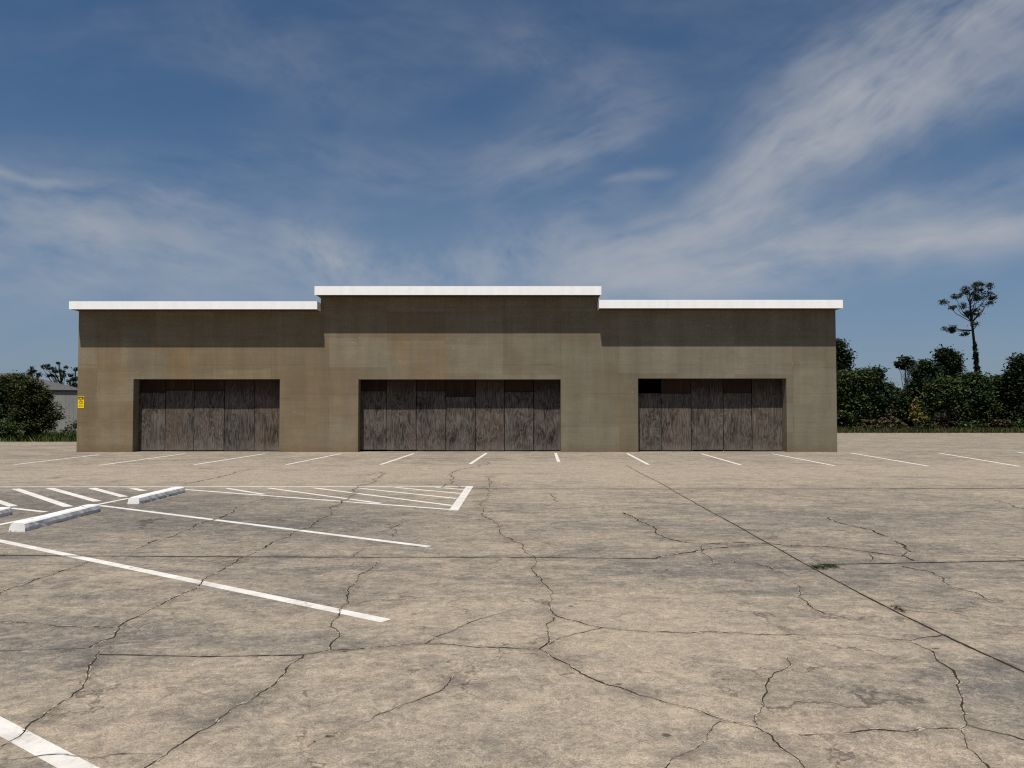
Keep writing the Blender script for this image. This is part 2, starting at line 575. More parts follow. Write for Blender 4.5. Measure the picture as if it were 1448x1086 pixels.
def mat_plywood(name, light, dark, brown, brown_amt):
    m, n, b = material(name, 0.9, 0.12)
    info = n.new('ShaderNodeObjectInfo')
    rnd = V(n.nt, info.outputs['Random'])
    x, y, z = n.sep(world_pos(n))
    ox = x + rnd * 37.0
    G = n.comb(ox * 1.55, z * 0.30, rnd * 13.0)
    g = n.noise(G, 2.1, 3, 0.5, 0.7)
    g2 = n.noise(n.comb(ox, z * 0.14, 3.0), 7.0, 4, 0.6, 0.4)
    rings = (g * 62.0 + g2 * 5.0).sin()
    fib = n.noise(n.comb(ox, z * 0.05, 1.0), 34.0, 4, 0.65)
    mott = n.noise(n.comb(ox * 0.8, z * 0.6, 7.0), 2.2, 4, 0.6)
    t = (rings * 0.21 + 0.44 + (fib - 0.5) * 1.5 + (mott - 0.5) * 1.3).sat()
    col = n.mix(t, dark, light)
    bl = (mott * 0.6 + n.noise(n.comb(ox, z * 0.25, 11.0), 1.3, 4, 0.6) * 0.6 + (rnd - 0.5) * 0.5).smooth(0.52, 0.85)
    col = n.mix(bl * brown_amt, col, brown)
    pale = (z + (n.noise(n.comb(ox, z, 2.0), 4.0, 4, 0.6) - 0.5) * 0.7).smooth(0.0, 0.55, 1.0, 0.0)
    col = n.mix(pale * 0.28, col, srgb(128, 120, 112))
    runs = n.noise(n.comb(ox, z * 0.035, 5.0), 13.0, 4, 0.65)
    col = n.mix(runs.smooth(0.58, 0.72) * 0.45, col, srgb(132, 124, 114))
    col = n.mix(runs.smooth(0.42, 0.28) * 0.45, col, srgb(36, 30, 26))
    top_brown = (z + (runs - 0.5) * 1.6 + (mott - 0.5) * 0.5).smooth(2.25, 2.85)  # sheets turn darker brown towards the top, with a streaky lower edge
    col = n.mix(top_brown * 0.72, col, srgb(48, 34, 27))
    k = rnd.lin(0, 1, 0.70, 1.12)
    col = n.mix(1.0, col, n.gray(k), 'MULTIPLY')
    n.link(col, b.inputs['Base Color'])
    n.link(n.bump(rings * 0.5 + fib, 0.5, 0.006), b.inputs['Normal'])
    return m


def mat_simple(name, c0, c1, scale=4.0, rough=0.8, spec=0.2, det=5, bump=0.0):
    m, n, b = material(name, rough, spec)
    P = world_pos(n)
    f = n.noise(P, scale, det, 0.62, 0.3)
    n.link(n.mix(f.smooth(0.3, 0.7), c0, c1), b.inputs['Base Color'])
    if bump:
        n.link(n.bump(n.noise(P, scale * 3, 4, 0.6), bump, 0.01), b.inputs['Normal'])
    return m


def mat_leaf(name, c0, c1, c2, scale=1.2):
    """leaf colours by clump and by leaf"""
    m, n, b = material(name, 0.7, 0.12)
    P = world_pos(n)
    clump = n.noise(P, scale, 3, 0.6)
    leaf = n.new('ShaderNodeAttribute'); leaf.attribute_name = 'leaf_tone'
    lt = V(n.nt, leaf.outputs['Fac'])
    col = n.mix((clump * 1.2 + lt * 0.6 - 0.4).smooth(0.2, 0.8), c0, c1)
    col = n.mix(lt.smooth(0.86, 0.97) * 0.3, col, c2)
    n.link(col, b.inputs['Base Color'])
    tr = n.new('ShaderNodeBsdfTranslucent')
    n.link(col, tr.inputs['Color'])
    mx = n.new('ShaderNodeMixShader')
    mx.inputs[0].default_value = 0.15
    n.link(b.outputs[0], mx.inputs[1]); n.link(tr.outputs[0], mx.inputs[2])
    out = [k for k in m.node_tree.nodes if k.type == 'OUTPUT_MATERIAL'][0]
    n.link(mx.outputs[0], out.inputs['Surface'])
    return m


def mat_siding():
    m, n, b = material('pale_metal_siding', 0.6, 0.3)
    x, y, z = n.sep(world_pos(n))
    rib = ((x * 1.1 / 0.3)._op('FRACT') - 0.5).abs().smooth(0.36, 0.48)
    f = n.noise(n.comb(x, z * 0.2, y), 1.5, 5, 0.6)
    col = n.mix(f.smooth(0.3, 0.7), srgb(126, 125, 120), srgb(142, 141, 136))
    band = ((z / 1.3)._op('FRACT') - 0.5).abs().smooth(0.475, 0.495)
    col = n.mix((rib * 0.22 + band * 0.25).sat(), col, srgb(110, 108, 104))
    n.link(col, b.inputs['Base Color'])
    n.link(n.bump(rib, 0.5, 0.02), b.inputs['Normal'])
    return m


def mat_fascia():
    m, n, b = material('white_metal_fascia', 0.45, 0.4)
    x, y, z = n.sep(world_pos(n))
    f = n.noise(n.comb(x, z * 0.15, y), 3.0, 5, 0.6)
    col = n.mix(f.smooth(0.25, 0.8), (0.80, 0.80, 0.79), (0.88, 0.88, 0.88))
    n.link(col, b.inputs['Base Color'])
    return m


def mat_stop():
    m, n, b = material('painted_concrete_stop', 0.75, 0.25)
    P = world_pos(n)
    chip = n.noise(P, 7.0, 6, 0.72, 0.6)
    x, y, z = n.sep(P)
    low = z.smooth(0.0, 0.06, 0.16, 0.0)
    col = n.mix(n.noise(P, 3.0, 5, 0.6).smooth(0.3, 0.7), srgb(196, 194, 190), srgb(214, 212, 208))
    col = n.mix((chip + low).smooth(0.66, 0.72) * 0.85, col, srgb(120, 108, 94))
    n.link(col, b.inputs['Base Color'])
    n.link(n.bump(chip, 0.5, 0.01), b.inputs['Normal'])
    return m


M_CONC = mat_concrete()
M_CRACK = {k: mat_crack(k) for k in ('open', 'joint', 'hair')}
M_STAIN = mat_stain()
M_PAINT = mat_paint()
M_WALL = mat_wall()
M_PLY = mat_plywood('weathered_plywood', srgb(114, 107, 100), srgb(37, 33, 30), srgb(70, 53, 41), 0.38)
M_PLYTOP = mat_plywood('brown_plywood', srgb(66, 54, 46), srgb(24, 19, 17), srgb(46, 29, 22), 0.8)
M_FASCIA = mat_fascia()
M_ROOF = mat_simple('roof_membrane', srgb(150, 148, 140), srgb(120, 116, 108), 1.5)
M_SOFFIT = mat_simple('soffit_board', srgb(92, 80, 64), srgb(78, 68, 54), 2.0)
M_STOP = mat_stop()
M_SIDING = mat_siding()
M_SHINGLE = mat_simple('grey_shingle', srgb(86, 84, 86), srgb(64, 62, 64), 6.0, 0.9)
M_GUTTER = mat_simple('dark_gutter', srgb(34, 30, 30), srgb(44, 40, 38), 4.0, 0.5)
M_YELLOW = mat_simple('sign_yellow', srgb(236, 202, 20), srgb(226, 192, 24), 6.0, 0.5, 0.3)
M_BLACK = mat_simple('sign_black', srgb(28, 26, 18), srgb(40, 36, 22), 9.0, 0.6)
M_OCHRE = mat_simple('sign_ochre', srgb(150, 118, 12), srgb(166, 130, 16), 9.0, 0.6)
M_SOIL = mat_simple('rough_ground', srgb(62, 60, 36), srgb(92, 80, 54), 0.5, 0.95, 0.05, 8, 0.5)
M_KERB = mat_simple('kerb_concrete', srgb(150, 138, 120), srgb(176, 164, 144), 3.0, 0.9, 0.1, 6)
M_BARK = mat_simple('grey_bark', srgb(70, 62, 54), srgb(44, 38, 32), 5.0, 0.95, 0.05)
M_PALEBARK = mat_simple('pale_bark', srgb(132, 118, 98), srgb(92, 80, 64), 8.0, 0.95, 0.05)
M_LEAF = {
    'dark': mat_leaf('dark_leaf', (0.013, 0.025, 0.009), (0.042, 0.064, 0.020), (0.07, 0.09, 0.035)),
    'deep': mat_leaf('deep_leaf', (0.010, 0.020, 0.010), (0.030, 0.048, 0.018), (0.05, 0.068, 0.028)),
    'mid': mat_leaf('mid_leaf', (0.019, 0.033, 0.011), (0.055, 0.075, 0.024), (0.10, 0.11, 0.045)),
    'olive': mat_leaf('olive_leaf', (0.020, 0.029, 0.008), (0.058, 0.068, 0.019), (0.10, 0.085, 0.03)),
    'pine': mat_leaf('pine_needles', (0.018, 0.028, 0.018), (0.045, 0.058, 0.034), (0.08, 0.09, 0.06)),
    'yellow': mat_leaf('yellow_leaf', (0.08, 0.07, 0.018), (0.17, 0.135, 0.035), (0.24, 0.19, 0.06)),
    'brown': mat_leaf('brown_leaf', (0.034, 0.028, 0.014), (0.078, 0.058, 0.030), (0.12, 0.09, 0.05)),
    'wine': mat_leaf('wine_leaf', (0.018, 0.013, 0.012), (0.042, 0.028, 0.022), (0.07, 0.055, 0.04)),
    'grass': mat_leaf('grass_blade', (0.025, 0.042, 0.010), (0.060, 0.085, 0.020), (0.12, 0.11, 0.04), 0.6),
    'weed': mat_leaf('weed_blade', (0.022, 0.032, 0.008), (0.045, 0.060, 0.016), (0.09, 0.09, 0.03), 5.0),
    'scrub': mat_leaf('scrub_blade', (0.036, 0.042, 0.014), (0.075, 0.075, 0.028), (0.13, 0.10, 0.05), 0.5),
}

# ------------------------------------------------------------------ ground and lot
WALL_Y = 31.2
LEFT_EDGE, RIGHT_EDGE = 41.9, 62.6

mb = MB()
mb.quad((-2500, -1500, -0.06), (2500, -1500, -0.06), (2500, 3500, -0.06), (-2500, 3500, -0.06))
g = mb.build('ground', M_SOIL)
tag(g, 'dark soil and rough grass beyond the edge of the concrete lot', 'ground', kind='structure')

mb = MB()
mb.quad((-90, -40, 0), (110, -40, 0), (110, RIGHT_EDGE, 0), (0, RIGHT_EDGE, 0), (0, LEFT_EDGE, 0), (-90, LEFT_EDGE, 0))
lot = mb.build('parking_lot', M_CONC)
tag(lot, 'wide cracked tan and grey concrete parking lot in front of the building', 'parking lot', kind='structure')

mb = MB()
mb.box(0.2, 110, RIGHT_EDGE + 0.002, RIGHT_EDGE + 0.15, -0.05, 0.07)
k = mb.build('kerb', M_KERB)
tag(k, 'low pale concrete kerb between the lot and the right hand wood', 'kerb', kind='structure')
mb = MB()
mb.box(-90, 0.0, LEFT_EDGE + 0.002, LEFT_EDGE + 0.15, -0.05, 0.045)
k = mb.build('kerb', M_KERB)
tag(k, 'low pale concrete kerb along the grass strip on the left', 'kerb', kind='structure')


def strip(p, q, w, z):
    p, q = Vector(p), Vector(q)
    d = (q - p); d.z = 0; d.normalize()
    s = Vector((-d.y, d.x, 0)) * (w / 2)
    a = MB()
    L = (q - p).length; k = max(1, int(L / 0.5))
    for i in range(k):
        u, v = p.lerp(q, i / k), p.lerp(q, (i + 1) / k)
        u.z = v.z = z
        a.quad(u - s, v - s, v + s, u + s)
    return a


LINES = [   # stall lines along the facade
    (20, 657, 140, 643, .11), (140, 658, 262, 641.5, .11), (275, 657, 375, 641.5, .11), (405, 657, 482, 641.5, .11),
    (538, 657, 585, 641.3, .11), (665, 656, 688, 640.6, .11), (790, 653, 785.5, 640.6, .11), (917, 657, 887, 641.3, .11),
    (1048, 657.5, 992, 641.6, .11), (1180, 658.5, 1092, 641.6, .11), (1312, 659, 1203, 640.5, .12), (1442, 659.5, 1327, 640.5, .12),
    (1575, 661, 1437, 639, .12),
    # stalls on the left
    (-260, 711, 546, 878, .105), (141, 714.8, 607, 773, .10), (-260, 887, 330, 1204, .103), (-60, 754, 182, 704.5, .09),
]
HATCH = [
    (-120, 688.6, 664, 688.0, .10),
    (-60, 690, 19, 716, .14), (22, 691.2, 97, 716.5, .15), (70, 690.2, 138, 709, .15), (130, 690.2, 176, 702.5, .15), (187, 690.5, 203, 694, .14),
    (16, 718.5, 64, 724, .10),
    (240, 690.6, 643, 721, .10), (321, 690.6, 373, 699, .10), (379, 690, 538, 711.8, .10), (444, 690, 640, 715, .10), (505, 690.2, 646, 705, .10),
    (558, 689.2, 652, 698, .10), (615, 689, 657, 692.5, .10), (664.5, 687.6, 641, 722, .15),
]
for i, (a, b_, c, d, w) in enumerate(LINES):
    strip(ground(a, b_), ground(c, d), w, 0.0012).build('parking_line', M_PAINT, lot)
for i, (a, b_, c, d, w) in enumerate(HATCH):
    strip(ground(a, b_), ground(c, d), w, 0.0013 + 0.00005 * i).build('hatch_line', M_PAINT, lot)

# ---- cracks: traced on the ground, roughened, laid as narrow decals
rng = random.Random(5)


def roughen(pts, amp, seg):
    pts = [Vector(p) for p in pts]
    out = [pts[0]]
    for a, b in zip(pts, pts[1:]):
        L = (b - a).length
        levels = max(0, min(6, int(math.ceil(math.log2(max(L / seg, 1))))))
        line = [a, b]
        for lv in range(levels):
            nl = [line[0]]
            for p, q in zip(line, line[1:]):
                d = q - p
                nrm = Vector((-d.y, d.x, 0))
                nl += [(p + q) / 2 + nrm * rng.uniform(-amp, amp), q]
            line = nl
        out += line[1:]
    return out


def ribbon(pts, half, z, unit=False):
    a = MB()
    v = 0.0
    n = len(pts)
    # directions averaged over a few points keep the ribbon from folding
    for i, p in enumerate(pts):
        k = 2 if not unit else 4
        d = pts[min(i + k, n - 1)] - pts[max(i - k, 0)]
        d.z = 0
        d.normalize()
        s = Vector((-d.y, d.x, 0)) * half
        if i: v += (p - pts[i - 1]).length
        for sg in (-1, 1):
            q = p + s * sg
            a.v.append((q.x, q.y, z))
            a.uv.append(((1.0 if unit else half) * sg, v))
    for i in range(n - 1):
        a.f.append((2 * i, 2 * i + 2, 2 * i + 3, 2 * i + 1))
    return a


# (kind, width in metres, stain half width, points)
CR = [
    ('open', .022, .30, [(536, 667), (503, 691), (483, 708), (466, 718), (469, 728), (449, 737), (416, 752), (372, 776), (338, 790)]),
    ('open', .015, .20, [(338, 790), (309, 810), (285, 824), (242, 848), (193, 873), (167, 887), (160, 902), (126, 916)]),
    ('open', .011, .16, [(140, 921), (133, 935), (123, 960), (116, 974), (87, 993), (48, 1020), (-30, 1075)]),
    ('hair', .013, .0, [(522, 766), (500, 787)]),
    ('open', .012, .18, [(532, 795), (507, 815), (493, 832), (491, 846), (493, 853), (478, 873), (469, 887), (468, 919)]),
    ('hair', .018, .0, [(575, 725), (553, 747), (556, 759)]),
    ('open', .0095, .15, [(175, 1106), (205, 1086), (242, 1061), (271, 1042), (309, 1018), (348, 993), (387, 969), (406, 945), (430, 926), (469, 920)]),
    ('open', .012, .12, [(469, 920), (532, 915), (580, 911), (600, 911), (700, 916), (762, 918)]),
    ('open', .011, .20, [(762, 918), (790, 934), (815, 948), (850, 965), (905, 984), (955, 997), (1010, 1014), (1040, 1022), (1070, 1029), (1090, 1040), (1100, 1052), (1120, 1068), (1150, 1100)]),
    ('open', .015, .22, [(697, 672), (692, 685), (688, 692), (679, 713), (682, 727), (708, 748), (711, 757), (735, 768), (755, 787)]),
    ('open', .012, .20, [(755, 787), (752, 806), (767, 824), (776, 853), (786, 871), (776, 900), (763, 918)]),
    ('hair', .018, .0, [(786, 871), (852, 888), (1010, 894), (1186, 897), (1287, 906)]),
    ('hair', .008, .0, [(852, 888), (815, 896), (776, 912)]),
    ('open', .011, .14, [(1338, 898), (1312, 901), (1287, 906), (1312, 918), (1323, 931), (1350, 953), (1355, 975), (1361, 988), (1359, 998), (1367, 1022), (1366, 1028)]),
    ('open', .008, .0, [(1366, 1028), (1358, 1032), (1365, 1050), (1383, 1070), (1400, 1100)]),
    ('hair', .008, .10, [(1367, 1025), (1395, 1033), (1460, 1050)]),
    ('hair', .012, .0, [(1358, 1031), (1260, 1034), (1190, 1038), (1130, 1040)]),
    ('open', .009, .12, [(1114, 930), (1113, 945), (1087, 960), (1083, 975), (1080, 995), (1076, 1008), (1068, 1012), (1071, 1026)]),
    ('open', .006, .10, [(1020, 1020), (1000, 1045), (980, 1060), (950, 1074), (925, 1096)]),
    ('open', .034, .25, [(881, 725), (899, 733), (910, 739), (926, 751), (939, 760), (966, 767), (1000, 769), (1088, 769), (1115, 772), (1180, 774), (1222, 780), (1280, 787), (1292, 793)]),
    ('open', .030, .20, [(928, 789), (953, 785), (990, 778), (1028, 774), (1065, 770)]),
    ('open', .016, .0, [(992, 772), (1005, 789), (1007, 795), (1021, 800)]),
    ('hair', .015, .0, [(1075, 778), (1038, 796)]),
    ('open', .018, .14, [(1069, 798), (1085, 801), (1106, 811), (1114, 814)]),
    ('open', .014, .0, [(1131, 811), (1156, 806)]),
    ('open', .015, .0, [(1230, 782), (1231, 795)]),
    ('hair', .015, .0, [(1106, 780), (1135, 772)]),
    ('hair', .034, .0, [(1172, 731), (1230, 749), (1263, 764), (1280, 772), (1275, 787)]),
    ('open', .022, .0, [(1405, 707), (1428, 712), (1432, 716), (1460, 721)]),
    ('hair', .020, .0, [(1275, 801), (1317, 809), (1341, 828), (1379, 838), (1412, 855)]),
    ('hair', .010, .0, [(1120, 822), (1130, 835), (1142, 855), (1165, 868)]),
    ('hair', .008, .0, [(600, 911), (645, 890), (697, 870), (735, 860)]),
    ('hair', .007, .12, [(655, 940), (645, 952), (633, 969), (556, 1003), (483, 1032), (435, 1056)]),
    ('hair', .007, .10, [(633, 969), (700, 963), (735, 960)]),
    ('open', .014, .20, [(-20, 850), (0, 841), (48, 820), (126, 795)]),
    ('hair', .030, .0, [(193, 776), (240, 760), (273, 745), (310, 733), (320, 728), (392, 701)]),
    ('open', .030, .0, [(261, 684), (310, 674), (367, 662)]),
    ('open', .026, .0, [(690, 653), (650, 664), (636, 670), (641, 677), (638, 683), (624, 690)]),
    ('open', .020, .0, [(638, 683), (651, 690)]),
    ('hair', .006, .0, [(-20, 1075), (127, 1073), (229, 1067)]),
    ('hair', .016, .0, [(773, 695), (770, 716)]),
    ('hair', .03, .0, [(688, 724), (760, 720), (846, 716)]),
    ('hair', .018, .0, [(0, 880), (60, 883), (160, 888)]),
    ('hair', .009, .0, [(1260, 862), (1310, 866), (1328, 866)]),
    ('hair', .008, .0, [(790, 955), (812, 952)]),
]
JOINTS = [
    (.017, [(886, 658), (930, 681), (1000, 721), (1100, 776), (1170, 815), (1270, 867), (1350, 906), (1520, 984)]),
    (.026, [(-60, 785.6), (300, 787.5), (757, 788.5), (930, 790)]),
    (.028, [(1160, 798.5), (1330, 795.5), (1480, 792.5)]),
    (.045, [(660, 691.5), (1000, 691.5), (1520, 690.8)]),
    (.009, [(-30, 922), (120, 917)]),
    (.010, [(140, 926), (290, 929), (430, 926.5)]),
]
zc = 0.0032
zs = 0.0022
for i, (kind, w, st, pts) in enumerate(CR):
    P = [ground(*p) for p in pts]
    rp = roughen(P, 0.10, 0.03)
    o = ribbon(rp, w * 4.5, zc).build('crack', M_CRACK[kind], lot)
    o['crack_width'] = w
    zc += 0.00002
    if st:
        sp_ = roughen(P, 0.05, 0.4)
        ribbon(sp_, st, zs, True).build('crack_stain', M_STAIN, lot)
        zs += 0.00002
for i, (w, pts) in enumerate(JOINTS):
    P = [ground(*p) for p in pts]
    rp = roughen(P, 0.006, 0.12)
    o = ribbon(rp, w * 4.0, zc).build('expansion_joint', M_CRACK['joint'], lot)
    o['crack_width'] = w
    zc += 0.00002

# ------------------------------------------------------------------ wheel stops
def wheel_stop(p, q, label):
    p, q = Vector(p), Vector(q)
    L = (q - p).length
    o = empty('wheel_stop', (p + q) / 2, math.atan2(q.y - p.y, q.x - p.x))
    bm = bmesh.new()
    prof = [(-.112, 0), (.112, 0), (.108, .05), (.094, .10), (.070, .118), (-.070, .118), (-.094, .10), (-.108, .05)]
    xs = np.linspace(-L / 2, L / 2, 25)
    rr = random.Random(len(label))
    rings = []
    for i, xx in enumerate(xs):
        e = 0.90 if i in (0, len(xs) - 1) else 1.0
        ring = []
        for (yy_, zz) in prof:
            j = rr.uniform(-.006, .006) if zz < .06 else rr.uniform(-.0025, .0025)
            ring.append(bm.verts.new((xx + (0.02 * (1 if i == 0 else -1) * zz / .118 if e < 1 else 0), yy_ * e + j, max(zz * (0.97 if e < 1 else 1) + (j if zz else 0), 0))))
        rings.append(ring)
    for a, b in zip(rings, rings[1:]):
        for k in range(len(prof)):
            k2 = (k + 1) % len(prof)
            bm.faces.new((a[k], a[k2], b[k2], b[k]))
    bm.faces.new(rings[0]); bm.faces.new(list(reversed(rings[-1])))
    bmesh.ops.recalc_face_normals(bm, faces=bm.faces[:])
    me = bpy.data.meshes.new('block'); bm.to_mesh(me); bm.free()
    link_mesh('block', me, M_STOP, o)
    for sx in (-.33, .33):      # steel pins that hold it down
        t = MB(); t.tube([(sx * L, 0, .112), (sx * L, 0, .121)], [.018, .016], 10)
        t.build('anchor_pin', M_SOFFIT, o)
    tag(o, label, 'wheel stop', 'wheel stops at the head of the painted stalls')


wheel_stop(ground(23.5, 752), ground(133, 723), 'white wheel stop lying in full view nearest the camera, at the stall line')
wheel_stop(ground(188.5, 713), ground(255, 696.2), 'white wheel stop farther back beside the end of the hatched area')
wheel_stop(ground(-100, 754), ground(8, 727.3), 'white wheel stop cut off by the left edge, only its end showing')

# ------------------------------------------------------------------ building
B = empty('vacant_building', (0, WALL_Y, 0))
tag(B, 'long brown flat roofed building with three boarded openings and a raised middle', 'building')
BACK = WALL_Y + 24.0
REC = 0.46


def X(px, py=540, Y=WALL_Y): return at(px, py, Y).x
def Z(py, Y=WALL_Y): return at(724, py, Y).z


EAVE_Y = WALL_Y - 0.58
xl, xr = X(108, 639), X(1184, 639)
cl_, cr_ = X(453.5, 440), X(846, 440)
zl_b, zl_t = Z(437.2, EAVE_Y), Z(426, EAVE_Y)
zr_b, zr_t = Z(435.8, EAVE_Y), Z(424, EAVE_Y)
zc_b, zc_t = Z(417, EAVE_Y), Z(404.6, EAVE_Y)
OPEN = [(X(188, 590), X(395.3, 590), Z(536)), (X(506.5, 590), X(793, 590), Z(536.3)), (X(902.5, 590), X(1112.5, 590), Z(535))]

off = Vector((0, WALL_Y, 0))
mb = MB()
xs = sorted({xl, cl_, cr_, xr, *[v for o in OPEN for v in o[:2]]})
zo = OPEN[0][2]
def top_at(x):
    return zl_b if x < cl_ else (zr_b if x > cr_ else zc_b)
for a, b_ in zip(xs, xs[1:]):
    mid = (a + b_) / 2
    hole = [o for o in OPEN if o[0] < mid < o[1]]
    z0 = hole[0][2] if hole else 0.0
    mb.quad((a, 0, z0), (b_, 0, z0), (b_, 0, top_at(mid)), (a, 0, top_at(mid)))
for a, b_, z in OPEN:
    mb.quad((a, 0, 0), (a, 0, z), (a, REC + .2, z), (a, REC + .2, 0))
    mb.quad((b_, 0, z), (b_, 0, 0), (b_, REC + .2, 0), (b_, REC + .2, z))
    mb.quad((a, 0, z), (b_, 0, z), (b_, REC + .2, z), (a, REC + .2, z))
D = BACK - WALL_Y
mb.quad((xl, D, 0), (xl, 0, 0), (xl, 0, zl_b), (xl, D, zl_b))
mb.quad((xr, 0, 0), (xr, D, 0), (xr, D, zr_b), (xr, 0, zr_b))
mb.quad((cl_, D, zl_b), (cl_, 0, zl_b), (cl_, 0, zc_b), (cl_, D, zc_b))
mb.quad((cr_, 0, zr_b), (cr_, D, zr_b), (cr_, D, zc_b), (cr_, 0, zc_b))
for a, b_, zt in ((xl, cl_, zl_b), (cl_, cr_, zc_b), (cr_, xr, zr_b)):
    mb.quad((b_, D, 0), (a, D, 0), (a, D, zt), (b_, D, zt))
mb.build('wall', M_WALL, B)


def roof(x0, x1, zb, zt, seams, lside, rside):
    """deck with its soffit, edged by a white fascia"""
    y0 = EAVE_Y - WALL_Y
    m = MB(); m.box(x0 + (.04 if lside else 0), x1 - (.04 if rside else 0), y0 + .04, D + .15, zb + .03, zt - .02)
    r = m.build('roof', M_ROOF, B)
    m = MB(); m.quad((x0 + .02, y0 + .02, zb + .012), (x0 + .02, D, zb + .012), (x1 - .02, D, zb + .012), (x1 - .02, y0 + .02, zb + .012))
    m.build('soffit', M_SOFFIT, r)
    m = MB()
    cuts = [x0] + seams + [x1]
    for a, b_ in zip(cuts, cuts[1:]):
        m.box(a + .002, b_ - .002, y0, y0 + .036, zb, zt)
    if lside: m.box(x0 + .003, x0 + .036, y0 + .038, D + .15, zb, zt)
    if rside: m.box(x1 - .036, x1 - .003, y0 + .038, D + .15, zb, zt)
    m.build('fascia', M_FASCIA, r)


def spread(a, b_, n): return [a + (b_ - a) * i / n for i in range(1, n)]


fx = lambda px: at(px, 430, EAVE_Y).x
roof(fx(97.5), fx(448.5), zl_b, zl_t, [], True, True)
roof(fx(444.5), fx(850.5), zc_b, zc_t, [], True, True)
roof(fx(847), fx(1192), zr_b, zr_t, [fx(944), fx(1043)], True, True)

# boarded openings: every sheet of plywood its own piece
PANELS = [
    ([190, 233.6, 274.3, 317, 359.8, 398], [555, 552, 553, 557, 557]),
    ([503, 546, 588.6, 630.3, 672.7, 713.4, 754.5, 797], [553, 556, 553, 561, 553, 554, 557]),
    ([899, 935, 977.6, 1023, 1063.3, 1106.5], [556, 556.5, 555, 556, 555]),
]
rng = random.Random(11)
for di, (edges, seams) in enumerate(PANELS):
    pl = MB()
    a, b_, ztop = OPEN[di]
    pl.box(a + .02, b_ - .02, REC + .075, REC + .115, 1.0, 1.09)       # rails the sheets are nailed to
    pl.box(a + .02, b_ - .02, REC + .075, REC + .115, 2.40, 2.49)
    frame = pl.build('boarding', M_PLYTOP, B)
    tag(frame)
    FULL = ((3, 4), (1, 4, 6), (2, 4))[di]          # sheets that run the whole height
    for k in range(len(edges) - 1):
        x0, x1 = X(edges[k], 590, WALL_Y + REC), X(edges[k + 1], 590, WALL_Y + REC)
        zsm = Z(seams[k], WALL_Y + REC) if k not in FULL else ztop + .02
        g0 = .013
        yo = REC + rng.uniform(0, .022)
        z0 = .035 + rng.uniform(0, .03) + (.02 if (di == 1 and k == 0) else 0)
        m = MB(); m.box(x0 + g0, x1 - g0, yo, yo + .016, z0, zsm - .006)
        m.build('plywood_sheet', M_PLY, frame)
        if k in FULL or (di == 2 and k == 0):
            continue                                                   # the missing sheet
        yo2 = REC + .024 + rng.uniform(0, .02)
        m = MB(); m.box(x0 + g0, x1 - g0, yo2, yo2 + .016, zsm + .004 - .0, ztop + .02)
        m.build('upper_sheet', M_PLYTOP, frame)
    if di == 2:
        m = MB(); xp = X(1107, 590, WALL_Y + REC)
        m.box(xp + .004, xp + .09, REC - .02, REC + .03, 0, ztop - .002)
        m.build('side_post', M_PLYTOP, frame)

# yellow warning sign at the left corner
p0, p1 = at(110.2, 577.3, WALL_Y), at(119.2, 560.6, WALL_Y)
sw, sh = p1.x - p0.x, p1.z - p0.z
S = empty('warning_sign', (p0.x + sw / 2, WALL_Y - .004, p0.z + sh / 2))
tag(S, 'small yellow warning sign with black header on the left corner of the brown wall', 'sign')
m = MB(); m.box(-sw / 2, sw / 2, -.012, 0, -sh / 2, sh / 2); m.build('sign_plate', M_YELLOW, S, bevel=.003)
m = MB(); m.box(-sw / 2 + .02, sw / 2 - .02, -.016, -.0125, sh / 2 - .125, sh / 2 - .02); m.build('header_panel', M_BLACK, S)
m = MB(); m.box(-sw / 2 + .07, sw / 2 - .07, -.0185, -.0165, sh / 2 - .095, sh / 2 - .060); m.build('header_lettering', M_YELLOW, S)
m = MB()    # walking figure pictogram, blurred in the photograph
m.box(-.07, -.035, -.016, -.0125, -.055, .075); m.box(-.03, .025, -.016, -.0125, .03, .095); m.box(.03, .075, -.016, -.0125, -.055, .06)
m.box(-.03, .025, -.016, -.0125, -.06, -.03)
m.build('pictogram', M_OCHRE, S)
m = MB()
for i in range(3): m.box(-.085 + .06 * i, -.085 + .06 * i + .045, -.016, -.0125, -.17, -.125)
m.build('lettering', M_OCHRE, S)

# ------------------------------------------------------------------ plants
def leaf_mesh(name, cen, size, seed, up=0.8, stretch=1.7, size_var=0.45):
    """a rhombic leaf or leaf spray at every centre"""
    r = np.random.default_rng(seed)
    n = len(cen)
    cen = np.asarray(cen, dtype=np.float64)
    nrm = r.normal(size=(n, 3)); nrm[:, 2] = np.abs(nrm[:, 2]) + up
    nrm /= np.linalg.norm(nrm, axis=1, keepdims=True)
    a = np.cross(nrm, r.normal(size=(n, 3))); a /= np.linalg.norm(a, axis=1, keepdims=True)
    b = np.cross(nrm, a)
    s = size * (1 + size_var * r.uniform(-1, 1, (n, 1)))
    v = np.empty((n, 4, 3))
    v[:, 0] = cen - a * s * stretch * .5
    v[:, 1] = cen + b * s * .5 + nrm * s * .08
    v[:, 2] = cen + a * s * stretch * .5
    v[:, 3] = cen - b * s * .5 + nrm * s * .08
    me = bpy.data.meshes.new(name)
    me.vertices.add(n * 4); me.vertices.foreach_set('co', v.ravel())
    me.loops.add(n * 4); me.loops.foreach_set('vertex_index', np.arange(n * 4))
    me.polygons.add(n)
    me.polygons.foreach_set('loop_start', np.arange(n) * 4)
    me.polygons.foreach_set('loop_total', np.full(n, 4))
    at_ = me.attributes.new('leaf_tone', 'FLOAT', 'FACE')
    at_.data.foreach_set('value', r.uniform(0, 1, n))
    me.update(calc_edges=True)
    return me


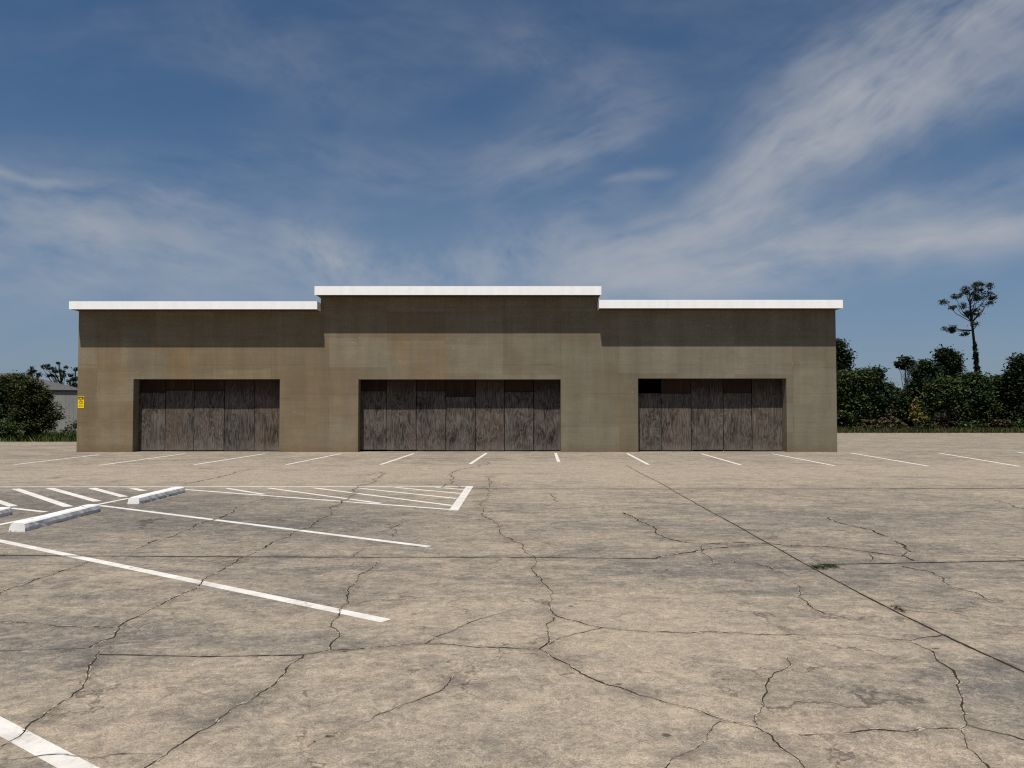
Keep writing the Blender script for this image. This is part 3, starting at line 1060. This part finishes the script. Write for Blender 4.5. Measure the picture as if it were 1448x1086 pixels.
def crown_points(blobs, leaves, clump, seed, shell=0.55, per=42):
    """blobs: (x, y, z, rx, ry, rz) -> leaf centres gathered in clumps with gaps between"""
    r = np.random.default_rng(seed)
    vol = np.array([b[3] * b[4] + b[3] * b[5] for b in blobs]); vol = vol / vol.sum()
    out = []
    for b, w in zip(blobs, vol):
        nl = int(leaves * w)
        nc = max(4, int(nl / per))
        d = r.normal(size=(nc, 3)); d /= np.linalg.norm(d, axis=1, keepdims=True)
        rad = (shell + (1 - shell) * r.uniform(0, 1, (nc, 1)) ** .8) * (1 + .14 * np.clip(r.normal(size=(nc, 1)), -1.5, 1.5))
        c = np.array(b[:3]) + d * rad * np.array(b[3:6])
        k = r.integers(0, nc, nl)
        cr = clump * (0.55 + 0.9 * r.uniform(0, 1, nc))
        pts = c[k] + np.clip(r.normal(size=(nl, 3)), -1.7, 1.7) * cr[k][:, None] * np.array([1, 1, .72])
        out.append(pts)
    return np.concatenate(out)


def tree(name, label, cat, group, px, base_py, Y, blobs, leaf, nleaf, size, clump, bark=M_BARK, trunk_r=.12, lean=0.0,
         seed=1, trunk_top=None, limbs=True, parts=('trunk', 'crown'), shell=.55, up=.8, stretch=1.7, multi=1):
    """blobs in photo terms: (px, py, half width px, half height px[, depth offset m])"""
    base = at(px, base_py, Y)
    base.z = max(-0.06, min(base.z, .0))
    o = empty(name, base)
    k = Y / F
    bl = []
    for b in blobs:
        c = at(b[0], b[1], Y) - base
        dy = b[4] if len(b) > 4 else 0.0
        r1, r2 = max(b[2] * k - clump * .9, b[2] * k * .45), max(b[3] * k - clump * .8, b[3] * k * .45)
        bl.append((c.x, dy, c.z, r1, max(r1 * .85, .25), r2))
    rr = random.Random(seed)
    if group == WOOD and len(blobs) > 2:            # shoots that break the outline
        for b in list(bl):
            for q in range(3):
                t = rr.uniform(.25, 2.9)
                h_ = rr.uniform(.90, 1.14)
                bl.append((b[0] + math.cos(t) * b[3] * h_, b[1] + rr.uniform(-.4, .4) * b[4], b[2] + math.sin(t) * b[5] * h_, rr.uniform(.15, .4), .3, rr.uniform(.2, .5)))
    m = MB()
    tops = sorted(bl, key=lambda b: -b[2])
    tt = Vector(tops[0][:3]) if trunk_top is None else (at(trunk_top[0], trunk_top[1], Y) - base)
    for s in range(multi):
        q0 = Vector((rr.uniform(-.3, .3) * (s > 0), rr.uniform(-.3, .3) * (s > 0), -.05))
        path, rad = [], []
        for i in range(7):
            t = i / 6
            p = q0.lerp(tt, t)
            p.x += math.sin(t * 3.1) * lean + rr.uniform(-1, 1) * .04 * tt.z * .3 * (0 < i < 6)
            path.append(p); rad.append(trunk_r * (1.25 - 1.05 * t) if i else trunk_r * 1.5)
        m.tube(path, rad, 8)
    if limbs:
        for b in bl[:len(blobs)]:
            for j in range(3):
                e = Vector((b[0] + rr.uniform(-.6, .6) * b[3], b[1] + rr.uniform(-.6, .6) * b[4], b[2] + rr.uniform(-.3, .5) * b[5]))
                f = min(.92, max(.18, (e.z / max(tt.z, .1)) * rr.uniform(.5, .85)))
                p0_ = path[min(6, int(f * 6))]
                mid_ = p0_.lerp(e, .5) + Vector((0, 0, .12 * (e - p0_).length * rr.uniform(-.3, 1)))
                r0 = trunk_r * (1.2 - f) * .55
                m.tube([p0_, mid_, e], [r0, r0 * .6, r0 * .18], 5)
    m.build(parts[0], bark, o, smooth=True)
    pts = crown_points(bl, nleaf, clump, seed, shell)
    pts = pts[pts[:, 2] > .05]
    link_mesh(parts[1], leaf_mesh(parts[1], pts, size, seed + 1, up, stretch), M_LEAF[leaf], o)
    tag(o, label, cat, group)
    return o


WOOD = 'trees of the wood right of the building'
YW = 76.0
# the wood on the right, back to front
tree('pine_tree', 'dark pine whose top shows just above the right wall edge', 'tree', WOOD, 1181, 606, 80,
     [(1181, 492, 12, 10), (1184, 506, 16, 9), (1178, 522, 18, 10), (1190, 520, 10, 6)], 'deep', 12480, .155, .38, seed=21, trunk_r=.18)
tree('broadleaf_tree', 'dense dark tree standing directly against the building right corner', 'tree', WOOD, 1200, 606, 72,
     [(1195, 545, 22, 22), (1192, 575, 24, 26), (1215, 538, 15, 12), (1212, 568, 20, 24), (1200, 590, 26, 12)], 'mid', 28800, .155, .38, seed=22, trunk_r=.2)
tree('broadleaf_tree', 'dark tree with two knobbly tops left of the gap in the wood', 'tree', WOOD, 1232, 606, 74,
     [(1230, 541, 13, 14), (1238, 534, 8, 9), (1235, 568, 20, 22), (1248, 575, 16, 22), (1236, 592, 22, 14)], 'deep', 24960, .155, .38, seed=23, trunk_r=.2)
tree('broadleaf_tree', 'lower bushy tree filling the dip in the treeline', 'tree', WOOD, 1259, 606, 78,
     [(1258, 562, 16, 18), (1265, 582, 18, 22), (1252, 586, 16, 18)], 'dark', 20160, .155, .38, seed=24, trunk_r=.18)
tree('umbrella_pine', 'small flat topped pine on a bare stem above the dip in the treeline', 'tree', WOOD, 1279.5, 604, 92,
     [(1280, 511, 9, 5), (1271, 517, 6, 4), (1289, 516, 6, 4), (1280, 519, 8, 4)], 'pine', 1300, .22, .22, seed=25, trunk_r=.16, trunk_top=(1281, 514))
tree('broadleaf_tree', 'spiky topped dark tree right of the small umbrella pine', 'tree', WOOD, 1306, 606, 78,
     [(1309, 521, 7, 9), (1302, 530, 12, 10), (1318, 531, 10, 10), (1305, 550, 22, 18), (1298, 575, 24, 22), (1310, 590, 24, 14)], 'deep', 26880, .155, .38, seed=26, trunk_r=.2)
tree('broadleaf_tree', 'vine smothered tree with a rounded head, second tallest of the wood', 'tree', WOOD, 1341, 606, 80,
     [(1338, 503, 9, 8), (1344, 511, 11, 10), (1337, 522, 11, 10), (1347, 526, 10, 10), (1342, 550, 16, 22)], 'deep', 22080, .155, .38, seed=27, trunk_r=.2, shell=.4)
tree('broadleaf_tree', 'broad dark green tree in the middle of the wood below the vine smothered head', 'tree', WOOD, 1340, 606, 73,
     [(1332, 549, 20, 13), (1350, 552, 18, 13), (1338, 570, 28, 24), (1352, 582, 24, 20), (1330, 590, 24, 14)], 'mid', 30720, .155, .38, seed=28, trunk_r=.2)
tree('broadleaf_tree', 'rounded dark green tree at the foot of the tall pine', 'tree', WOOD, 1378, 606, 73,
     [(1368, 540, 13, 10), (1380, 546, 16, 12), (1374, 562, 26, 22), (1385, 582, 24, 22), (1366, 590, 22, 14)], 'dark', 29760, .155, .38, seed=29, trunk_r=.2)
tree('broadleaf_tree', 'lower dark tree between the tall pine and the right edge tree', 'tree', WOOD, 1410, 606, 74,
     [(1402, 552, 12, 13), (1414, 545, 9, 9), (1410, 570, 20, 22), (1418, 588, 20, 16)], 'mid', 24000, .155, .38, seed=30, trunk_r=.2)
tree('broadleaf_tree', 'dark drooping tree cut off by the right edge of the photo', 'tree', WOOD, 1446, 606, 72,
     [(1443, 520, 13, 14), (1452, 514, 12, 10), (1440, 545, 16, 20), (1452, 565, 20, 30), (1442, 588, 18, 16)], 'deep', 29760, .155, .38, seed=31, trunk_r=.22)
tree('broadleaf_tree', 'small scraggly tree top peeping over the wood near the right edge', 'tree', WOOD, 1413, 604, 90,
     [(1405, 543, 5, 6), (1418, 540, 6, 6), (1412, 552, 9, 7)], 'pine', 1300, .24, .3, seed=32, trunk_r=.14)

# the wood behind reads as one mass
r_ = np.random.default_rng(7)
bl = []
for px in range(1150, 1900, 9):
    p = at(px, 572 + r_.uniform(-10, 6), 90 + r_.uniform(0, 14)); bl.append((p.x, p.y, p.z, 2.0, 2.0, 2.1))
    p = at(px, 592, 88 + r_.uniform(0, 8)); bl.append((p.x, p.y, p.z - .2, 2.0, 2.0, 1.8))
o = link_mesh('woodland', leaf_mesh('woodland', crown_points(bl, 42000, .6, 70, .3), .6, 71), M_LEAF['deep'])
tag(o, 'dark mass of wood seen through the gaps behind the nearer trees', 'wood', kind='stuff')


# the tall pine
def tall_pine():
    Y = 84.0
    base = at(1386, 606, Y); base.z = -.06
    o = empty('tall_pine', base)
    tag(o, 'tall bare stemmed pine rising far above the wood, ivy round its lower trunk', 'tree', WOOD)
    L = lambda px, py, d=0.0: at(px, py, Y) - base + Vector((0, d, 0))
    m = MB()
    m.tube([L(1386, 608), L(1382, 532), L(1378, 490), L(1375, 462), L(1373, 450), L(1372, 436), L(1371, 420), L(1370, 408)],
           [.22, .18, .15, .12, .105, .085, .06, .03], 9)
    rr = random.Random(4)
    ends = [(1371, 404), (1363, 407), (1379, 405), (1354, 412), (1386, 408), (1346, 419), (1350, 422), (1394, 416), (1400, 419), (1390, 424),
            (1367, 413), (1376, 413), (1359, 419), (1383, 419), (1369, 424), (1377, 428), (1362, 430), (1388, 436), (1391, 440), (1382, 433), (1368, 446), (1377, 442),
            (1349, 464), (1356, 461), (1362, 466), (1367, 459), (1369, 470)]
    tips = []
    for (ex, ey) in ends:
        if ey > 455: sx, sy = 1375.5, 467
        else:
            sy = min(458, ey + 14 + abs(ex - 1372) * .9); sx = 1371.5 + (sy - 420) * .09
        d = rr.uniform(-2.4, 2.4)
        mx_, my_ = sx + (ex - sx) * .55, sy + (ey - sy) * .42
        m.tube([L(sx, sy), L(mx_, my_, d * .6), L(ex, ey, d)], [.055, .04, .015], 5)
        tips.append((ex, ey, d))
    m.build('trunk', M_BARK, o, smooth=True)
    k = Y / F
    bl = []
    for (px, py, d) in tips:
        for q in range(4):
            p = L(px + rr.uniform(-4, 4), py + rr.uniform(-2, 2.5), d + rr.uniform(-.5, .5))
            bl.append((p.x, p.y, p.z, rr.uniform(1.8, 3.6) * k, rr.uniform(1.8, 3.6) * k, rr.uniform(1.0, 2.2) * k))
    link_mesh('crown', leaf_mesh('crown', crown_points(bl, 6200, .17, 40, .1, 9), .105, 41), M_LEAF['pine'], o)
    bl = []
    for i in range(12):
        t = i / 11
        p = L(1378.2 + t * 4.6, 487 + t * 50); bl.append((p.x, p.y, p.z, (.7 + 1.3 * t) * k, (.7 + 1.3 * t) * k, 4.0 * k))
    link_mesh('ivy', leaf_mesh('ivy', crown_points(bl, 2600, .09, 42, .5), .18, 43), M_LEAF['deep'], o)


tall_pine()

# young trees and shrubs along the right kerb
VER = 'shrubs and young trees along the right kerb'
tree('young_tree', 'thin olive green young tree beside the right wall of the building', 'young tree', VER, 1196, 612, 65.5,
     [(1195, 586, 9, 8), (1200, 594, 8, 6), (1190, 594, 7, 6)], 'olive', 700, .18, .18, bark=M_PALEBARK, trunk_r=.055, seed=51, multi=2)
tree('young_tree', 'nearly bare grey young tree left of the yellow one', 'young tree', VER, 1259, 613, 65,
     [(1260, 586, 6, 8), (1251, 596, 8, 6), (1268, 595, 8, 6)], 'brown', 300, .16, .18, bark=M_PALEBARK, trunk_r=.06, seed=52, trunk_top=(1259.5, 578))
tree('young_tree', 'yellow green conical young tree on a pale thin stem, brightest in the verge', 'young tree', VER, 1295.3, 613.5, 64.5,
     [(1295, 566, 2.2, 4), (1295, 573, 5, 4), (1294, 580, 8, 4), (1297, 586, 11, 3.4), (1290, 592, 9, 3), (1301, 592, 9, 3), (1309, 593, 7, 2)], 'yellow', 1100, .14, .14, bark=M_PALEBARK, trunk_r=.09, seed=53, trunk_top=(1295, 566), shell=.3)
tree('young_tree', 'small dark twiggy sapling between two brown shrubs', 'young tree', VER, 1344, 612, 66.5,
     [(1345, 590, 7, 8), (1341, 600, 8, 6)], 'wine', 420, .17, .16, trunk_r=.04, seed=63)
SHR = [(1232, 602, 17, 10, 'brown', 'wide brown shrub behind the kerb left of the bare young tree'),
       (1272, 604, 11, 8, 'olive', 'low olive shrub between the bare and the yellow young trees'),
       (1335, 598, 13, 13, 'wine', 'wine brown shrub right of the yellow young tree, darkest of the shrubs'),
       (1315, 605, 12, 6, 'olive', 'small olive shrub between the yellow tree and the wine brown shrub'),
       (1362, 603, 12, 8, 'mid', 'low green shrub in the middle of the right verge'),
       (1388, 605, 13, 6, 'olive', 'flat olive shrub below the tall pine'),
       (1416, 602, 14, 10, 'brown', 'wide brown shrub near the right edge of the photo'),
       (1441, 602, 12, 10, 'dark', 'dark green shrub in the right corner of the verge'),
       (1210, 605, 9, 6, 'mid', 'low green shrub beside the thin olive young tree')]
for i, (px, py, a, b_, lf, lab) in enumerate(SHR):
    tree('shrub', lab, 'shrub', VER, px, 612, 66.5 + (i % 3) * .6,
         [(px, py, a, b_), (px - a * .5, py + 2, a * .6, b_ * .75), (px + a * .5, py + 1, a * .6, b_ * .8)], lf, 1500, .17, .18,
         trunk_r=.04, seed=80 + i, parts=('stem', 'foliage'), multi=3, shell=.4)


def blades(name, n, xr_, yr, h, w, seed, leaf, label, dens=None):
    r = np.random.default_rng(seed)
    x = r.uniform(*xr_, n); y = r.uniform(*yr, n)
    if dens is not None:
        keep = dens(x, y, r); x, y = x[keep], y[keep]
    n = len(x)
    ang = r.uniform(0, 2 * np.pi, n); hh = h * r.uniform(.4, 1.25, n); ww = w * r.uniform(.6, 1.4, n)
    tl = r.normal(size=(n, 2)) * .35 * hh[:, None]
    v = np.zeros((n, 3, 3)); z0 = -.07
    v[:, 0] = np.stack([x - np.cos(ang) * ww, y - np.sin(ang) * ww, np.full(n, z0)], 1)
    v[:, 1] = np.stack([x + np.cos(ang) * ww, y + np.sin(ang) * ww, np.full(n, z0)], 1)
    v[:, 2] = np.stack([x + tl[:, 0], y + tl[:, 1], hh + z0], 1)
    me = bpy.data.meshes.new(name)
    me.from_pydata(v.reshape(-1, 3).tolist(), [], np.arange(n * 3).reshape(-1, 3).tolist())
    a = me.attributes.new('leaf_tone', 'FLOAT', 'FACE'); a.data.foreach_set('value', r.uniform(0, 1, n))
    o = link_mesh(name, me, M_LEAF[leaf])
    tag(o, label, 'grass', kind='stuff')
    return o


blades('grass', 16000, (-60, -16), (42.1, 60), .42, .05, 91, 'grass', 'bright green grass strip between the lot and the grey building on the left')
blades('grass', 16000, (24, 62), (62.8, 70), .55, .06, 92, 'scrub', 'rough olive grass growing behind the right hand kerb')

# grass tufts in the joint
def tuft(px0, px1, py, label, n, h, seed):
    a, b_ = ground(px0, py), ground(px1, py)
    r = np.random.default_rng(seed)
    t = r.uniform(0, 1, n)
    cen = np.stack([a.x + (b_.x - a.x) * t, a.y + r.normal(size=n) * .05 + 0 * t, np.zeros(n)], 1)
    ang = r.uniform(0, 2 * np.pi, n); hh = h * r.uniform(.3, 1.2, n)
    v = np.zeros((n, 3, 3))
    dx_, dy_ = np.cos(ang) * .006, np.sin(ang) * .006
    v[:, 0] = cen + np.stack([-dx_, -dy_, 0 * hh + .01], 1)
    v[:, 1] = cen + np.stack([dx_, dy_, 0 * hh + .01], 1)
    ln = r.normal(size=(n, 2)) * h * .9
    v[:, 2] = cen + np.stack([ln[:, 0], ln[:, 1], hh], 1)
    me = bpy.data.meshes.new('weed_tuft')
    me.from_pydata(v.reshape(-1, 3).tolist(), [], np.arange(n * 3).reshape(-1, 3).tolist())
    at_ = me.attributes.new('leaf_tone', 'FLOAT', 'FACE'); at_.data.foreach_set('value', r.uniform(0, 1, n))
    o = link_mesh('weed_tuft', me, M_LEAF['weed'])
    tag(o, label, 'weed', 'weeds growing in the joints of the concrete')


tuft(1150, 1166, 803, 'green weed tuft where the long joint meets the cross joint', 240, .022, 1)
tuft(1166, 1182, 801, 'thin green weed tuft along the cross joint, right of the denser tuft', 300, .018, 2)
tuft(1268, 1276, 863, 'tiny weed tuft farther down the long diagonal joint', 60, .02, 3)

# left: bushes
LB = 'bushes and trees left of the building'
tree('bush', 'big olive green bush in front of the grey building on the left', 'bush', LB, 41, 620, 46.5,
     [(40, 552, 24, 20), (22, 540, 18, 13), (54, 574, 25, 22), (38, 585, 24, 22), (62, 560, 12, 11), (78, 590, 12, 10), (52, 602, 24, 13), (30, 550, 16, 11), (86, 578, 3, 2), (90, 590, 2.5, 2)], 'olive', 26000, .075, .17, seed=101, trunk_r=.10, parts=('trunk', 'crown'), multi=3, shell=.5)
tree('bush', 'dark green tree cut off by the left edge of the photo', 'bush', LB, 5, 620, 49,
     [(8, 546, 24, 20), (-25, 545, 26, 20), (26, 538, 14, 11), (-8, 562, 24, 28), (16, 572, 24, 28), (2, 598, 30, 20), (-40, 560, 34, 30), (24, 544, 14, 10)], 'deep', 24000, .085, .20, seed=102, trunk_r=.14)
tree('shrub', 'low rounded green shrub at the left edge in front of the bushes', 'shrub', LB, 8, 623, 44.5,
     [(6, 607, 18, 13), (-12, 610, 16, 12), (18, 612, 10, 9)], 'mid', 6000, .075, .16, seed=103, trunk_r=.04, parts=('stem', 'foliage'), multi=3)
tree('weed_plant', 'upright weeds at the foot of the pale siding wall', 'weed', LB, 97, 614, 56,
     [(97, 607, 5, 4), (92, 611, 5, 3)], 'mid', 160, .12, .2, seed=104, trunk_r=.015, parts=('stem', 'foliage'))
tree('weed_plant', 'dark leafy weed tight against the left corner of the brown building', 'weed', LB, 106, 614, 52,
     [(106, 604, 3, 7), (107, 600, 2, 5)], 'deep', 130, .10, .18, seed=105, trunk_r=.015, parts=('stem', 'foliage'))
# pines behind the grey building
tree('pine_tree', 'spreading pine with layered clumps showing above the grey roof', 'tree', LB, 89, 606, 110,
     [(66, 517, 6, 2.6), (60, 519, 4, 1.6), (73, 521, 6, 2.6), (84, 513, 6, 2.6), (93, 519, 4, 3.2), (80, 525, 8, 3), (70, 531, 6, 2.4), (77, 532, 5, 2), (91, 531, 5, 2), (88, 526, 5, 2)], 'pine', 1500, .15, .16, seed=106, trunk_r=.24, trunk_top=(84, 514), shell=.3)
tree('pine_tree', 'small pine tip just left of the spreading pine above the grey roof', 'tree', LB, 45, 606, 105,
     [(45, 520, 3, 3), (47, 525, 6, 3), (43, 529, 6, 3), (54, 530, 5, 4)], 'pine', 700, .15, .16, seed=107, trunk_r=.18, shell=.3)
tree('pine_tree', 'dark pine half hidden behind the left corner of the brown building', 'tree', LB, 106, 606, 100,
     [(107, 523, 4, 3), (102, 531, 5, 3), (106, 536, 7, 4), (98, 539, 4, 2.6), (104, 545, 7, 4)], 'pine', 1300, .15, .16, seed=108, trunk_r=.2, shell=.3)

# the grey building on the left
def neighbour():
    a = at(-130, 600, 58.5); b_ = at(112.5, 600, 62.5)
    d = Vector((b_.x - a.x, b_.y - a.y, 0)); L = d.length
    o = empty('neighbour_building', (a.x, a.y, 0), math.atan2(d.y, d.x))
    tag(o, 'pale metal sided building with a grey hipped roof behind the left bushes', 'building')
    W, H, RH = 9.0, 3.66, 5.22
    m = MB()
    m.quad((0, 0, -.1), (L, 0, -.1), (L, 0, H), (0, 0, H))
    m.quad((L, 0, -.1), (L, W, -.1), (L, W, H), (L, 0, H))
    m.quad((L, W, -.1), (0, W, -.1), (0, W, H), (L, W, H))
    m.quad((0, W, -.1), (0, 0, -.1), (0, 0, H), (0, W, H))
    m.build('wall', M_SIDING, o)
    e = .04
    rl, rr_ = 2.0, L - 5.6
    m = MB()
    A, B_, C_, D_ = (-e, -e, H), (L + e, -e, H), (L + e, W + e, H), (-e, W + e, H)
    P, Q = (rl, W / 2, RH), (rr_, W / 2, RH)
    m.quad(A, B_, Q, P); m.quad(B_, C_, Q); m.quad(C_, D_, P, Q); m.quad(D_, A, P); m.quad(D_, C_, B_, A)
    rf = m.build('roof', M_SHINGLE, o)
    m = MB(); m.box(-e, L + e, -e - .06, -e - .002, H - .10, H + .02); m.build('gutter', M_GUTTER, rf)


neighbour()
